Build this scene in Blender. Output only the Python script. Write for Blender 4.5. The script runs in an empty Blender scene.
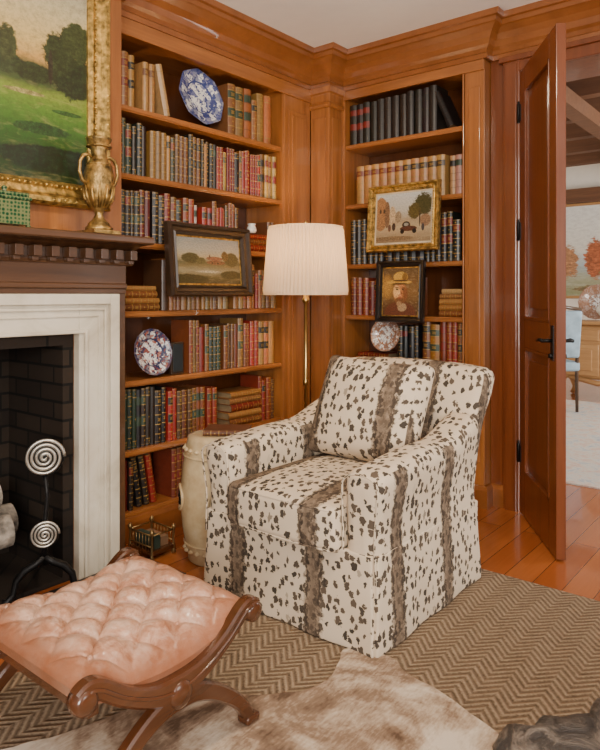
import bpy, bmesh, math, random
from mathutils import Vector, Matrix, noise
random.seed(11)
R=random.random
def U(a,b): return a+(b-a)*random.random()
scene=bpy.context.scene

# ------------------------------------------------------------------ node helpers
class NT:
    def __init__(s,name):
        s.m=bpy.data.materials.new(name); s.m.use_nodes=True
        s.n=s.m.node_tree.nodes; s.l=s.m.node_tree.links
        s.b=s.n['Principled BSDF']
    def node(s,t,**k):
        nd=s.n.new(t)
        for a,v in k.items(): setattr(nd,a,v)
        return nd
    def put(s,sock,v):
        if isinstance(v,bpy.types.NodeSocket): s.l.new(v,sock)
        elif v is not None:
            if isinstance(v,(tuple,list)) and len(v)==3 and sock.type=='RGBA': v=(*v,1)
            sock.default_value=v
    def math(s,op,a,b=None,c=None,clamp=False):
        nd=s.node('ShaderNodeMath',operation=op); nd.use_clamp=clamp
        s.put(nd.inputs[0],a)
        if b is not None: s.put(nd.inputs[1],b)
        if c is not None: s.put(nd.inputs[2],c)
        return nd.outputs[0]
    def mix(s,f,a,b,blend='MIX'):
        nd=s.node('ShaderNodeMix',data_type='RGBA'); nd.blend_type=blend
        s.put(nd.inputs[0],f); s.put(nd.inputs[6],a); s.put(nd.inputs[7],b)
        return nd.outputs[2]
    def coord(s,kind='Object',scale=(1,1,1),loc=(0,0,0),rot=(0,0,0)):
        tc=s.node('ShaderNodeTexCoord'); mp=s.node('ShaderNodeMapping')
        s.l.new(tc.outputs[kind],mp.inputs[0])
        mp.inputs['Scale'].default_value=scale; mp.inputs['Location'].default_value=loc; mp.inputs['Rotation'].default_value=rot
        return mp.outputs[0]
    def noise(s,vec,scale=5,detail=3,rough=.5,dist=0):
        nd=s.node('ShaderNodeTexNoise'); s.put(nd.inputs['Vector'],vec)
        nd.inputs['Scale'].default_value=scale; nd.inputs['Detail'].default_value=detail
        nd.inputs['Roughness'].default_value=rough; nd.inputs['Distortion'].default_value=dist
        return nd.outputs['Fac']
    def ramp(s,f,stops,interp='LINEAR'):
        nd=s.node('ShaderNodeValToRGB'); nd.color_ramp.interpolation=interp
        e=nd.color_ramp.elements
        while len(e)<len(stops): e.new(.5)
        for i,(p,c) in enumerate(stops):
            e[i].position=p
            e[i].color=(*c,1) if isinstance(c,(tuple,list)) else (c,c,c,1)
        s.put(nd.inputs[0],f); return nd.outputs[0]
    def sep(s,vec):
        nd=s.node('ShaderNodeSeparateXYZ'); s.put(nd.inputs[0],vec); return nd.outputs
    def comb(s,x,y,z=0.0):
        nd=s.node('ShaderNodeCombineXYZ'); s.put(nd.inputs[0],x); s.put(nd.inputs[1],y); s.put(nd.inputs[2],z); return nd.outputs[0]
    def bump(s,h,strength=.3,dist=.005):
        nd=s.node('ShaderNodeBump'); nd.inputs['Strength'].default_value=strength; nd.inputs['Distance'].default_value=dist
        s.put(nd.inputs['Height'],h); s.l.new(nd.outputs[0],s.b.inputs['Normal'])
    def fin(s,col=None,rough=.5,metal=0,coat=0,spec=None):
        if col is not None: s.put(s.b.inputs['Base Color'],col)
        s.put(s.b.inputs['Roughness'],rough); s.put(s.b.inputs['Metallic'],metal)
        s.b.inputs['Coat Weight'].default_value=coat
        if spec is not None: s.b.inputs['Specular IOR Level'].default_value=spec
        return s.m

def simple(name,c,rough=.5,metal=0,coat=0,nz=.15,nscale=12,bump=0):
    t=NT(name); v=t.coord()
    f=t.noise(v,nscale,3)
    c2=tuple(x*(1-nz*1.6) for x in c); c1=tuple(min(1,x*(1+nz)) for x in c)
    col=t.ramp(f,[(.3,c2),(.7,c1)])
    if bump: t.bump(t.noise(v,nscale*4,3),bump,.004)
    return t.fin(col,rough,metal,coat)

def wood(name,dark,light,axis='z',rough=.33,coat=.35,scale=1.0):
    t=NT(name)
    sc={'x':(1.0,16,16),'y':(16,1.0,16),'z':(16,16,1.0),'n':(5,5,5)}[axis]
    v=t.coord(scale=tuple(a*scale for a in sc))
    f=t.noise(v,1.6,5,.6,.5)
    f2=t.noise(t.coord(scale=tuple(a*5*scale for a in sc)),2.5,3,.6)
    f3=t.noise(t.coord(),1.1,2)
    col=t.ramp(f,[(.25,dark),(.75,light)])
    col=t.mix(t.math('MULTIPLY',f2,.5),col,dark)
    col=t.mix(t.math('MULTIPLY',f3,.35),col,light)
    t.bump(f2,.06,.002)
    return t.fin(col,rough,0,coat)

WD=(.135,.040,.009); WL=(.48,.178,.046)
wood_v=wood('cherry_wood_vertical',WD,WL,'z')
wood_x=wood('cherry_wood_along_x',WD,WL,'x')
wood_y=wood('cherry_wood_along_y',WD,WL,'y')
wood_trim=wood('cherry_wood_trim',(.16,.048,.011),(.32,.108,.027),'n')
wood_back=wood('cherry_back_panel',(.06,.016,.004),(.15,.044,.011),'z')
wood_mantel=wood('mantel_wood',(.045,.021,.010),(.135,.058,.024),'y')
wood_door=wood('door_mahogany',(.09,.021,.007),(.235,.065,.019),'z',.28,.4)
wood_stool=wood('stool_walnut',(.038,.013,.005),(.135,.044,.015),'y',.25,.5)
wood_dark=wood('dark_wood',(.03,.015,.008),(.09,.045,.02),'x')
wood_beam=wood('beam_wood',(.07,.028,.012),(.20,.09,.04),'x',.6,0)
wood_tan=wood('light_oak',(.30,.14,.05),(.52,.30,.12),'x',.45,.1)
brass=simple('brass',(.58,.38,.13),.28,1,nz=.1)
gold=simple('gilt',(.54,.34,.09),.34,.75,nz=.45,nscale=40,bump=.6)
iron=simple('black_iron',(.012,.011,.011),.45,.6,bump=.3)
pewter=simple('polished_pewter',(.55,.51,.45),.32,.85)
white_paint=simple('ceiling_paint',(.93,.92,.91),.8,nz=.01)
cream_wall=simple('cream_paint',(.76,.72,.64),.8,nz=.02)
slate=simple('hearth_slate',(.030,.026,.024),.4,nz=.3,bump=.2)
white_china=simple('white_china',(.78,.76,.70),.2,coat=.4,nz=.04)

def mat_marble():
    t=NT('white_marble'); v=t.coord()
    f=t.noise(v,3,6,.6,1.5)
    col=t.ramp(f,[(.3,(.50,.43,.32)),(.5,(.65,.58,.46)),(.7,(.72,.66,.55))])
    return t.fin(col,.35)
marble=mat_marble()

def mat_firebrick():
    t=NT('sooty_brick'); tc=t.coord()
    sx=t.sep(tc)
    v=t.comb(t.math('ADD',sx[0],sx[1]),sx[2])
    b=t.node('ShaderNodeTexBrick'); t.l.new(v,b.inputs['Vector'])
    b.inputs['Scale'].default_value=1; b.inputs['Brick Width'].default_value=.21; b.inputs['Row Height'].default_value=.075
    b.inputs['Mortar Size'].default_value=.006
    b.inputs['Color1'].default_value=(.014,.010,.008,1); b.inputs['Color2'].default_value=(.034,.023,.016,1); b.inputs['Mortar'].default_value=(.008,.007,.006,1)
    t.bump(b.outputs['Fac'],-.4,.008)
    return t.fin(b.outputs['Color'],.85,spec=.2)
firebrick=mat_firebrick()

def mat_floor():
    t=NT('heart_pine_planks')
    v=t.coord(rot=(0,0,math.radians(90)))
    b=t.node('ShaderNodeTexBrick'); t.l.new(v,b.inputs['Vector'])
    b.inputs['Scale'].default_value=1; b.inputs['Brick Width'].default_value=2.2; b.inputs['Row Height'].default_value=.12
    b.inputs['Mortar Size'].default_value=.002; b.inputs['Mortar Smooth'].default_value=.3
    b.inputs['Color1'].default_value=(.34,.092,.022,1); b.inputs['Color2'].default_value=(.54,.175,.047,1); b.inputs['Mortar'].default_value=(.10,.03,.01,1)
    g=t.noise(t.coord(scale=(22,1.5,1)),2,4,.6,.8)
    col=t.mix(t.math('MULTIPLY',g,.55),b.outputs['Color'],(.20,.05,.012))
    return t.fin(col,.2,0,.35)
def mat_sisal():
    t=NT('sisal_herringbone')
    s=t.sep(t.coord())
    x=s[0]; y=s[1]
    nz=t.noise(t.coord(),120,4,.8); n3=t.noise(t.coord(),22,5,.75)
    tri=t.math('PINGPONG',x,.055)
    z=t.math('ADD',y,t.math('MULTIPLY',tri,1.05))
    z=t.math('ADD',z,t.math('MULTIPLY',nz,.014))
    st=t.math('SINE',t.math('MULTIPLY',z,2*math.pi/.030))
    big=t.noise(t.coord(scale=(1.2,4,1)),2.0,3)
    f=t.math('ADD',t.math('MULTIPLY',st,.18),t.math('ADD',t.math('MULTIPLY',nz,.75),t.math('MULTIPLY',n3,.32)))
    col=t.ramp(f,[(.22,(.095,.062,.038)),(.5,(.26,.18,.115)),(.86,(.53,.40,.27))])
    col=t.mix(t.math('MULTIPLY',big,.25),col,(.30,.21,.135))
    t.bump(t.math('ADD',st,t.math('MULTIPLY',nz,3)),.8,.004)
    return t.fin(col,.95,spec=.1)
def mat_fabric():
    t=NT('antelope_spot_fabric')
    uv=t.coord('UV')
    s=t.sep(uv); u=s[0]; v=s[1]
    n1=t.noise(uv,9,3,.6); n2=t.noise(uv,38,4,.7)
    wob=t.math('ADD',t.math('MULTIPLY',t.math('SUBTRACT',n1,.5),.03),t.math('MULTIPLY',t.math('SUBTRACT',n2,.5),.055))
    uu=t.math('ADD',u,wob)
    d=t.math('PINGPONG',t.math('ADD',uu,.22+10*.37),.185)
    dn=t.math('DIVIDE',d,.185)
    stripe=t.ramp(dn,[(.17,1.0),(.25,0.0)])
    core=t.ramp(dn,[(.03,1.0),(.12,0.0)])
    blot=t.ramp(n2,[(.42,0.0),(.56,1.0)])
    edge=t.ramp(dn,[(.0,0.0),(.08,0.0),(.12,1.0),(.2,1.0),(.24,0.0)])
    edge=t.math('MULTIPLY',edge,t.ramp(t.noise(t.coord('UV',scale=(1,.6,1),loc=(5,2,0)),48,2,.5),[(.44,0.0),(.50,1.0)]))
    vo=t.node('ShaderNodeTexVoronoi',feature='F1',voronoi_dimensions='2D'); vo.inputs['Randomness'].default_value=.82
    warp=t.noise(uv,60,2); w2=t.noise(t.coord('UV',loc=(3,7,0)),60,2)
    wv=t.node('ShaderNodeVectorMath',operation='ADD'); t.l.new(t.coord('UV',scale=(32,25,1)),wv.inputs[0])
    t.put(wv.inputs[1],t.comb(t.math('MULTIPLY',warp,.9),t.math('MULTIPLY',w2,.9)))
    t.l.new(wv.outputs[0],vo.inputs['Vector']); vo.inputs['Scale'].default_value=1
    cs=t.sep(vo.outputs['Color'])
    th=t.math('ADD',t.math('MULTIPLY',cs[0],.19),.225)
    spot=t.math('MULTIPLY',t.math('SUBTRACT',th,vo.outputs['Distance']),16,clamp=True)
    spot=t.math('MULTIPLY',spot,t.ramp(cs[1],[(.08,0.0),(.11,1.0)]))
    base=t.mix(t.noise(uv,6,2),(.61,.49,.355),(.72,.60,.455))
    scol=t.mix(blot,(.13,.09,.06),(.29,.21,.145))
    col=t.mix(t.math('MULTIPLY',stripe,.93),base,scol)
    col=t.mix(t.math('MULTIPLY',core,.5),col,(.085,.06,.042))
    col=t.mix(t.math('MULTIPLY',edge,.85),col,(.04,.028,.021))
    scl=t.mix(cs[2],(.025,.020,.017),(.085,.06,.043))
    nostripe=t.math('SUBTRACT',1.0,t.math('MULTIPLY',stripe,.3))
    col=t.mix(t.math('MULTIPLY',t.math('MULTIPLY',spot,nostripe),.95),col,scl)
    t.bump(t.noise(uv,400,2),.15,.001)
    return t.fin(col,.9,spec=.15)
def mat_leather():
    t=NT('worn_tufted_leather'); v=t.coord()
    f=t.noise(v,6,6,.7,.6); g=t.noise(v,22,6,.8,.5)
    s=t.sep(v)
    ex=t.math('POWER',t.math('DIVIDE',t.math('ABSOLUTE',s[0]),.265),5.0); ey=t.math('POWER',t.math('DIVIDE',t.math('ABSOLUTE',s[1]),.25),5.0)
    edge=t.math('ADD',ex,ey,clamp=True)
    col=t.ramp(f,[(.32,(.32,.125,.065)),(.47,(.54,.28,.175)),(.62,(.68,.44,.32))])
    col=t.mix(t.math('MULTIPLY',t.ramp(g,[(.50,0.0),(.62,1.0)]),.6),col,(.76,.57,.45))
    col=t.mix(t.math('MULTIPLY',t.ramp(g,[(.36,1.0),(.47,0.0)]),.65),col,(.28,.10,.045))
    col=t.mix(t.math('MULTIPLY',edge,t.math('ADD',t.math('MULTIPLY',g,1.0),.25),clamp=True),col,(.27,.085,.032))
    t.bump(g,.4,.004)
    return t.fin(col,.34,coat=.2)
def mat_hide():
    t=NT('cowhide_hair'); v=t.coord()
    f=t.noise(v,2.4,5,.65,.7); g=t.noise(t.coord(scale=(60,14,1),rot=(0,0,.5)),2,4,.7)
    h=t.noise(t.coord(scale=(1,1,1)),9,4,.7,.5)
    ff=t.math('ADD',t.math('MULTIPLY',f,.75),t.math('ADD',t.math('MULTIPLY',g,.17),t.math('MULTIPLY',h,.24)))
    col=t.ramp(ff,[(.46,(.11,.065,.040)),(.54,(.27,.18,.12)),(.60,(.48,.37,.27)),(.68,(.68,.59,.48))])
    t.bump(g,.5,.005)
    return t.fin(col,.8,spec=.2)
def mat_book():
    t=NT('book_leather')
    at=t.node('ShaderNodeAttribute'); at.attribute_name='Col'
    v=t.coord(); f=t.noise(v,45,4,.65)
    col=t.mix(t.math('MULTIPLY',f,.55),at.outputs['Color'],(.02,.010,.005),'MIX')
    t.bump(f,.2,.002)
    return t.fin(col,.38)
def mat_shade():
    t=NT('pleated_lampshade_silk')
    tr=t.node('ShaderNodeBsdfTranslucent'); tr.inputs[0].default_value=(.66,.44,.24,1)
    df=t.node('ShaderNodeBsdfDiffuse'); df.inputs[0].default_value=(.60,.50,.38,1)
    mx=t.node('ShaderNodeMixShader'); mx.inputs[0].default_value=.25
    t.l.new(df.outputs[0],mx.inputs[1]); t.l.new(tr.outputs[0],mx.inputs[2])
    t.l.new(mx.outputs[0],t.n['Material Output'].inputs[0])
    return t.m
def mat_plate(name,c1,c2,R_,petal=0):
    t=NT(name); v=t.coord()
    s=t.sep(v)
    r=t.math('DIVIDE',t.math('SQRT',t.math('ADD',t.math('POWER',s[0],2.0),t.math('POWER',s[1],2.0))),R_)
    an=t.math('ARCTAN2',s[1],s[0])
    pet=t.math('SINE',t.math('MULTIPLY',an,8.0))
    n=t.noise(v,5/R_,3,.6,.6); n2=t.noise(v,7/R_,2,.6,.8)
    a=t.ramp(n,[(.50,0.0),(.54,1.0)])
    b=t.ramp(n2,[(.54,0.0),(.58,1.0)])
    col=t.mix(a,(.74,.74,.72),c1)
    col=t.mix(t.math('MULTIPLY',b,.8),col,c2)
    rim=t.ramp(r,[(.60,0.0),(.63,1.0)])
    pp=t.math('MULTIPLY',rim,t.ramp(pet,[(.1,0.0),(.3,.7)]))
    col=t.mix(pp,col,t.mix(b,c1,c2))
    band=t.ramp(r,[(.55,0.0),(.57,1.0),(.61,1.0),(.63,0.0)]); col=t.mix(band,col,c1)
    band=t.ramp(r,[(.90,0.0),(.93,1.0)]); col=t.mix(t.math('MULTIPLY',band,.7),col,c1)
    return t.fin(col,.18,0,.4)
def mat_painting(name,stops,blobs,rough=.35,wave=.10,dark=.25,hl=(.70,.58,.36),fine=.5,nzs=13):
    t=NT(name); uv=t.coord('UV'); s=t.sep(uv); u=s[0]; v=s[1]
    nz=t.noise(uv,nzs,10,.74,.3); n2=t.noise(uv,3,4,.6); st=t.noise(t.coord('UV',scale=(1,3.5,1)),7,8,.7,.8)
    vv=t.math('ADD',v,t.math('MULTIPLY',t.math('SUBTRACT',n2,.5),wave))
    vv=t.math('ADD',vv,t.math('MULTIPLY',t.math('SUBTRACT',st,.5),wave*1.4))
    col=t.ramp(vv,stops)
    col=t.mix(t.math('MULTIPLY',t.ramp(st,[(.5,0.0),(.7,1.0)]),.3),col,hl)
    tex=t.noise(uv,34,10,.85)
    for b_ in blobs:
        (cx,cy,rx,ry,c,amp)=b_[:6]; soft=b_[6] if len(b_)>6 else .25
        dx=t.math('DIVIDE',t.math('SUBTRACT',u,cx),rx); dy=t.math('DIVIDE',t.math('SUBTRACT',v,cy),ry)
        d=t.math('ADD',t.math('MULTIPLY',dx,dx),t.math('MULTIPLY',dy,dy))
        d=t.math('ADD',d,t.math('MULTIPLY',t.math('SUBTRACT',nz,.5),amp*2.8))
        m=t.ramp(d,[(max(.02,1.0-soft),1.0),(1.0,0.0)])
        cc=t.ramp(tex,[(.36,tuple(q*.40 for q in c)),(.5,c),(.64,tuple(min(1,q*1.8+.01) for q in c))])
        col=t.mix(m,col,cc)
    col=t.mix(t.math('MULTIPLY',t.ramp(tex,[(.38,1.0),(.55,0.0)]),fine),col,t.mix(.6,col,(.03,.02,.008)))
    col=t.mix(t.math('MULTIPLY',t.noise(uv,35,5),dark),col,(.05,.035,.015))
    t.bump(tex,.2,.002)
    return t.fin(col,rough)
floor_m=mat_floor(); sisal=mat_sisal(); fabric=mat_fabric(); leather=mat_leather(); hide=mat_hide(); bookm=mat_book(); shade_m=mat_shade()

# ------------------------------------------------------------------ mesh helpers
class MB:
    def __init__(s): s.v=[]; s.f=[]; s.m=[]; s.c=[]; s.uv={}; s.sm=[]
    def add(s,vs,fs,mat=0,col=(1,1,1),M=None,smooth=False,uvs=None):
        o=len(s.v)
        for p in vs:
            p=Vector(p)
            if M is not None: p=M@p
            s.v.append(p)
        for i,f in enumerate(fs):
            if uvs: s.uv[len(s.f)]=uvs[i]
            s.f.append(tuple(a+o for a in f)); s.m.append(mat[i] if isinstance(mat,list) else mat)
            s.c.append(col[i] if isinstance(col,list) else col); s.sm.append(smooth)
    def box(s,x0,x1,y0,y1,z0,z1,mat=0,M=None,col=(1,1,1)):
        vs=[(x,y,z) for x in (x0,x1) for y in (y0,y1) for z in (z0,z1)]
        fs=[(0,1,3,2),(4,6,7,5),(0,4,5,1),(2,3,7,6),(0,2,6,4),(1,5,7,3)]
        s.add(vs,fs,mat,col,M)
    def lathe(s,prof,n=32,mat=0,M=None,mod=None,smooth=True,col=(1,1,1)):
        vs=[];fs=[]
        for (r,z) in prof:
            for i in range(n):
                a=2*math.pi*i/n; rr=r*(mod(a,z) if mod else 1)
                vs.append((rr*math.cos(a),rr*math.sin(a),z))
        for k in range(len(prof)-1):
            for i in range(n):
                j=(i+1)%n
                fs.append((k*n+i,k*n+j,(k+1)*n+j,(k+1)*n+i))
        if prof[0][0]>1e-4: fs.append(tuple(range(n))[::-1])
        if prof[-1][0]>1e-4: fs.append(tuple((len(prof)-1)*n+i for i in range(n)))
        s.add(vs,fs,mat,col,M,smooth)
    def tube(s,pts,r,n=8,mat=0,M=None,closed=False,col=(1,1,1)):
        pts=[Vector(p) for p in pts]; N=len(pts); vs=[];fs=[]
        up=None
        for i,p in enumerate(pts):
            a=pts[i-1] if (i>0 or closed) else p; b=pts[(i+1)%N] if (i<N-1 or closed) else p
            t=(b-a).normalized()
            if up is None:
                up=Vector((0,0,1)) if abs(t.z)<.9 else Vector((1,0,0))
            x=up-t*up.dot(t); x.normalize(); up=x; y=t.cross(x)
            rr=r[i] if isinstance(r,(list,tuple)) else r
            for k in range(n):
                an=2*math.pi*k/n; vs.append(p+x*rr*math.cos(an)+y*rr*math.sin(an))
        for i in range(N if closed else N-1):
            j=(i+1)%N
            for k in range(n):
                l=(k+1)%n; fs.append((i*n+k,i*n+l,j*n+l,j*n+k))
        if not closed:
            fs.append(tuple(range(n))[::-1]); fs.append(tuple((N-1)*n+k for k in range(n)))
        s.add(vs,fs,mat,col,M,True)
    def rbox(s,c,h,r,n=8,mat=0,deform=None,M=None,smooth=True,col=(1,1,1)):
        def cl(H):
            rr=min(r,H*.999)
            e=[rr*(1-t) for t in (1,.62,.30,0)]
            L=[-H+q for q in e]; m=H-rr
            if m>1e-5:
                k=n
                L+=[-m+2*m*i/k for i in range(1,k)]
            L+=[H-q for q in e[::-1]]
            out=[]
            for q in L:
                if not out or abs(q-out[-1])>1e-6: out.append(q)
            return out
        X,Y,Z=cl(h[0]),cl(h[1]),cl(h[2]); idx={}; vs=[]; fs=[]
        def vid(p):
            k=tuple(round(q,6) for q in p)
            if k in idx: return idx[k]
            inn=[max(-(h[i]-min(r,h[i]*.999)),min(h[i]-min(r,h[i]*.999),p[i])) for i in range(3)]
            d=Vector(p)-Vector(inn); q=Vector(p)
            if d.length>1e-9: q=Vector(inn)+d.normalized()*min(r,min(h)*.999)
            q=q+Vector(c)
            if deform: q=Vector(deform(q.x,q.y,q.z))
            idx[k]=len(vs); vs.append(q); return idx[k]
        H=h
        for sg in (-1,1):
            for (A,B,f) in ((Y,Z,lambda a,b:(sg*H[0],a,b)),(X,Z,lambda a,b:(a,sg*H[1],b)),(X,Y,lambda a,b:(a,b,sg*H[2]))):
                for i in range(len(A)-1):
                    for j in range(len(B)-1):
                        fs.append((vid(f(A[i],B[j])),vid(f(A[i+1],B[j])),vid(f(A[i+1],B[j+1])),vid(f(A[i],B[j+1]))))
        s.add(vs,fs,mat,col,M,smooth)
    def prof(s,path,prof,mat=0,closed=False):
        n=len(path); P=[Vector(p) for p in path]; ms=[]
        for i in range(n):
            d1=(P[i]-P[i-1]).normalized() if (i>0 or closed) else None
            d2=(P[(i+1)%n]-P[i]).normalized() if (i<n-1 or closed) else None
            if d1 is None: d1=d2
            if d2 is None: d2=d1
            n1=Vector((d1.y,-d1.x)); n2=Vector((d2.y,-d2.x))
            ms.append((n1+n2)/(1+n1.dot(n2)))
        vs=[];fs=[];k=len(prof)
        for i in range(n):
            for (o,z) in prof:
                q=P[i]+ms[i]*o; vs.append((q.x,q.y,z))
        for i in range(n if closed else n-1):
            j=(i+1)%n
            for a in range(k):
                b=(a+1)%k; fs.append((i*k+a,i*k+b,j*k+b,j*k+a))
        if not closed:
            fs.append(tuple(range(k))); fs.append(tuple((n-1)*k+a for a in range(k))[::-1])
        s.add(vs,fs,mat)
    def build(s,name,mats,loc=(0,0,0),rot=(0,0,0),parent=None,bevel=0,uvbox=False,local=False,uoff=(0,0)):
        me=bpy.data.meshes.new(name)
        L=Vector(loc)
        vv=[tuple(p) if local else tuple(p-L) for p in s.v]
        me.from_pydata(vv,[],s.f)
        for m in mats: me.materials.append(m)
        me.polygons.foreach_set('material_index',s.m); me.polygons.foreach_set('use_smooth',s.sm)
        bm=bmesh.new(); bm.from_mesh(me); bmesh.ops.recalc_face_normals(bm,faces=bm.faces); bm.to_mesh(me); bm.free()
        ca=me.color_attributes.new('Col','FLOAT_COLOR','CORNER')
        arr=[]
        for i,p in enumerate(me.polygons):
            arr+= (list(s.c[i])+[1])*p.loop_total
        ca.data.foreach_set('color',arr)
        uvl=me.uv_layers.new(name='UVMap')
        for i,p in enumerate(me.polygons):
            if i in s.uv:
                lut={vi:uv for vi,uv in zip(s.f[i],s.uv[i])}
                for li in p.loop_indices: uvl.data[li].uv=lut[me.loops[li].vertex_index]
            elif uvbox:
                nn=p.normal; a=[abs(q) for q in nn]
                for li in p.loop_indices:
                    co=me.vertices[me.loops[li].vertex_index].co
                    if a[0]>=a[1]*1.05 and a[0]>a[2]: uv=(co.y+.05,co.z)
                    elif a[2]>a[1]: uv=(co.x,co.y+.3)
                    else: uv=(co.x,co.z)
                    uvl.data[li].uv=(uv[0]+uoff[0],uv[1]+uoff[1])
        me.update()
        ob=bpy.data.objects.new(name,me); scene.collection.objects.link(ob)
        ob.location=L; ob.rotation_euler=rot
        if parent: ob.parent=parent
        if bevel:
            b=ob.modifiers.new('Bevel','BEVEL'); b.width=bevel; b.segments=2; b.limit_method='ANGLE'; b.angle_limit=math.radians(40)
        return ob
def empty(name,loc=(0,0,0),rot=(0,0,0)):
    e=bpy.data.objects.new(name,None); e.location=loc; e.rotation_euler=rot; e.empty_display_size=.1
    scene.collection.objects.link(e); return e
def ss(a,b,x):
    t=max(0,min(1,(x-a)/(b-a))); return t*t*(3-2*t)

CH=2.75
FX=-2.63
FY=3.52
DW=3.60
# ------------------------------------------------------------------ room shell
m=MB(); m.box(-3.6,3.2,-2.5,10.2,-.1,0); m.build('floor',[floor_m])
m=MB(); m.box(-3.1,3.2,-2.5,3.90,CH,CH+.1); m.build('ceiling',[white_paint])
m=MB(); m.box(-3.1,-2.97,-2.5,3.90,0,CH); m.build('wall_left',[wood_v])
m=MB()
m.box(-2.97,-1.5,3.84,3.94,0,CH); m.box(-1.5,-1.33,DW,3.94,0,CH); m.box(-1.33,.35,DW,3.94,2.44,CH); m.box(.35,3.2,DW,3.94,0,CH)
m.build('wall_back',[wood_door])
BX=-2.48
m=MB()
m.box(-2.97,BX,1.55,1.79,0,CH); m.box(-2.97,BX,-.35,.55,0,CH); m.box(-2.97,BX,.55,1.55,1.04,CH)
m.build('wall_chimney_breast',[wood_v])

crown=[(0,CH),(0,2.53),(.018,2.53),(.022,2.555),(.012,2.565),(.02,2.585),(.035,2.60),(.045,2.63),(.065,2.66),(.095,2.685),(.105,2.69),(.105,2.715),(.12,2.72),(.125,2.745),(.125,CH)]
path=[(BX,-.35),(BX,1.79),(FX,1.79),(FX,3.37),(-2.48,3.37),(-2.48,FY),(-1.50,FY),(-1.50,DW),(3.2,DW)]
m=MB(); m.prof(path,crown); m.build('trim_crown',[wood_trim])
m=MB(); 
bb=[(0,0.0),(.02,0.0),(.02,.10),(.012,.12),(0,.125)]
m.prof([(FX,1.80),(FX,3.37),(-2.48,3.37),(-2.48,FY),(-1.50,FY),(-1.50,DW),(-1.42,DW)],bb); m.build('baseboard_left',[wood_trim])
m=MB()
for (a,b) in ((-1.42,-1.33),(.35,.44)):
    m.box(a,b,DW-.025,DW,0,2.53)
    m.box(a+.012,b-.012,DW-.032,DW-.025,0,2.49)
m.box(-1.33,.35,DW-.025,DW,2.44,2.53)
m.box(-1.44,.46,DW-.04,DW,2.50,2.53)
m.build('trim_door_casing',[wood_door],bevel=.004)

m=MB()
m.box(FX,-2.48,3.37,FY,0,2.55)
m.box(FX+.001,-2.47,3.36,FY-.001,.0,.16)
m.prof([(FX,3.37),(-2.48,3.37),(-2.48,FY)],[(0,2.40),(.012,2.405),(.018,2.42),(.012,2.435),(.006,2.44),(.006,2.49),(.02,2.50),(.03,2.53),(0,2.54)])
m.box(-2.605,-2.505,3.362,3.37,.25,2.34); m.box(-2.48,-2.472,3.395,3.495,.25,2.34)
m.build('trim_corner_pilaster',[wood_v],bevel=.003)

# ------------------------------------------------------------------ bookcases
shL=[2.12,1.79,1.46,1.12,.78,.44,.14]
m=MB()
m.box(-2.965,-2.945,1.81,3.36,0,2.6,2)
m.box(-2.945,FX,1.805,1.85,0,2.55,0); m.box(-2.945,FX,3.09,3.365,0,2.55,0)
m.box(-2.945,FX,1.85,3.09,2.47,2.55,1)
m.box(-2.945,FX-.02,1.85,3.09,.0,.11,1)
for z in shL:
    m.box(-2.945,FX-.012,1.851,3.089,z-.03,z,1); m.box(FX-.012,FX-.006,1.851,3.089,z-.024,z-.006,1)
m.box(FX,FX+.012,1.81,3.36,2.45,2.53,1)
m.box(FX,FX+.010,3.092,3.104,.13,2.45,0)
m.box(FX,FX+.008,3.14,3.33,.25,2.36,0)
m.box(FX,FX+.014,3.17,3.30,.28,2.33,0)
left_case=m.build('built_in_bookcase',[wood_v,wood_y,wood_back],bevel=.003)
shR=[2.18,1.79,1.40,1.07,.77,.44,.14]
m=MB()
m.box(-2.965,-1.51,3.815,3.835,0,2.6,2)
m.box(-2.63,-2.463,FY,3.815,0,2.55,0); m.box(-1.624,-1.505,FY,3.815,0,2.55,0)
m.box(-2.463,-1.624,FY,3.815,2.49,2.55,1)
m.box(-2.463,-1.624,FY+.02,3.815,0,.11,1)
for z in shR:
    m.box(-2.462,-1.625,FY+.012,3.815,z-.03,z,1); m.box(-2.462,-1.625,FY+.006,FY+.012,z-.024,z-.006,1)
m.box(-2.47,-1.505,FY-.012,FY,2.47,2.53,1)
m.box(-1.636,-1.626,FY-.008,FY+.01,.13,2.47,0)
m.box(-1.60,-1.53,FY-.008,FY,.25,2.38,0)
m.build('built_in_bookcase',[wood_v,wood_x,wood_back],bevel=.003)

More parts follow.
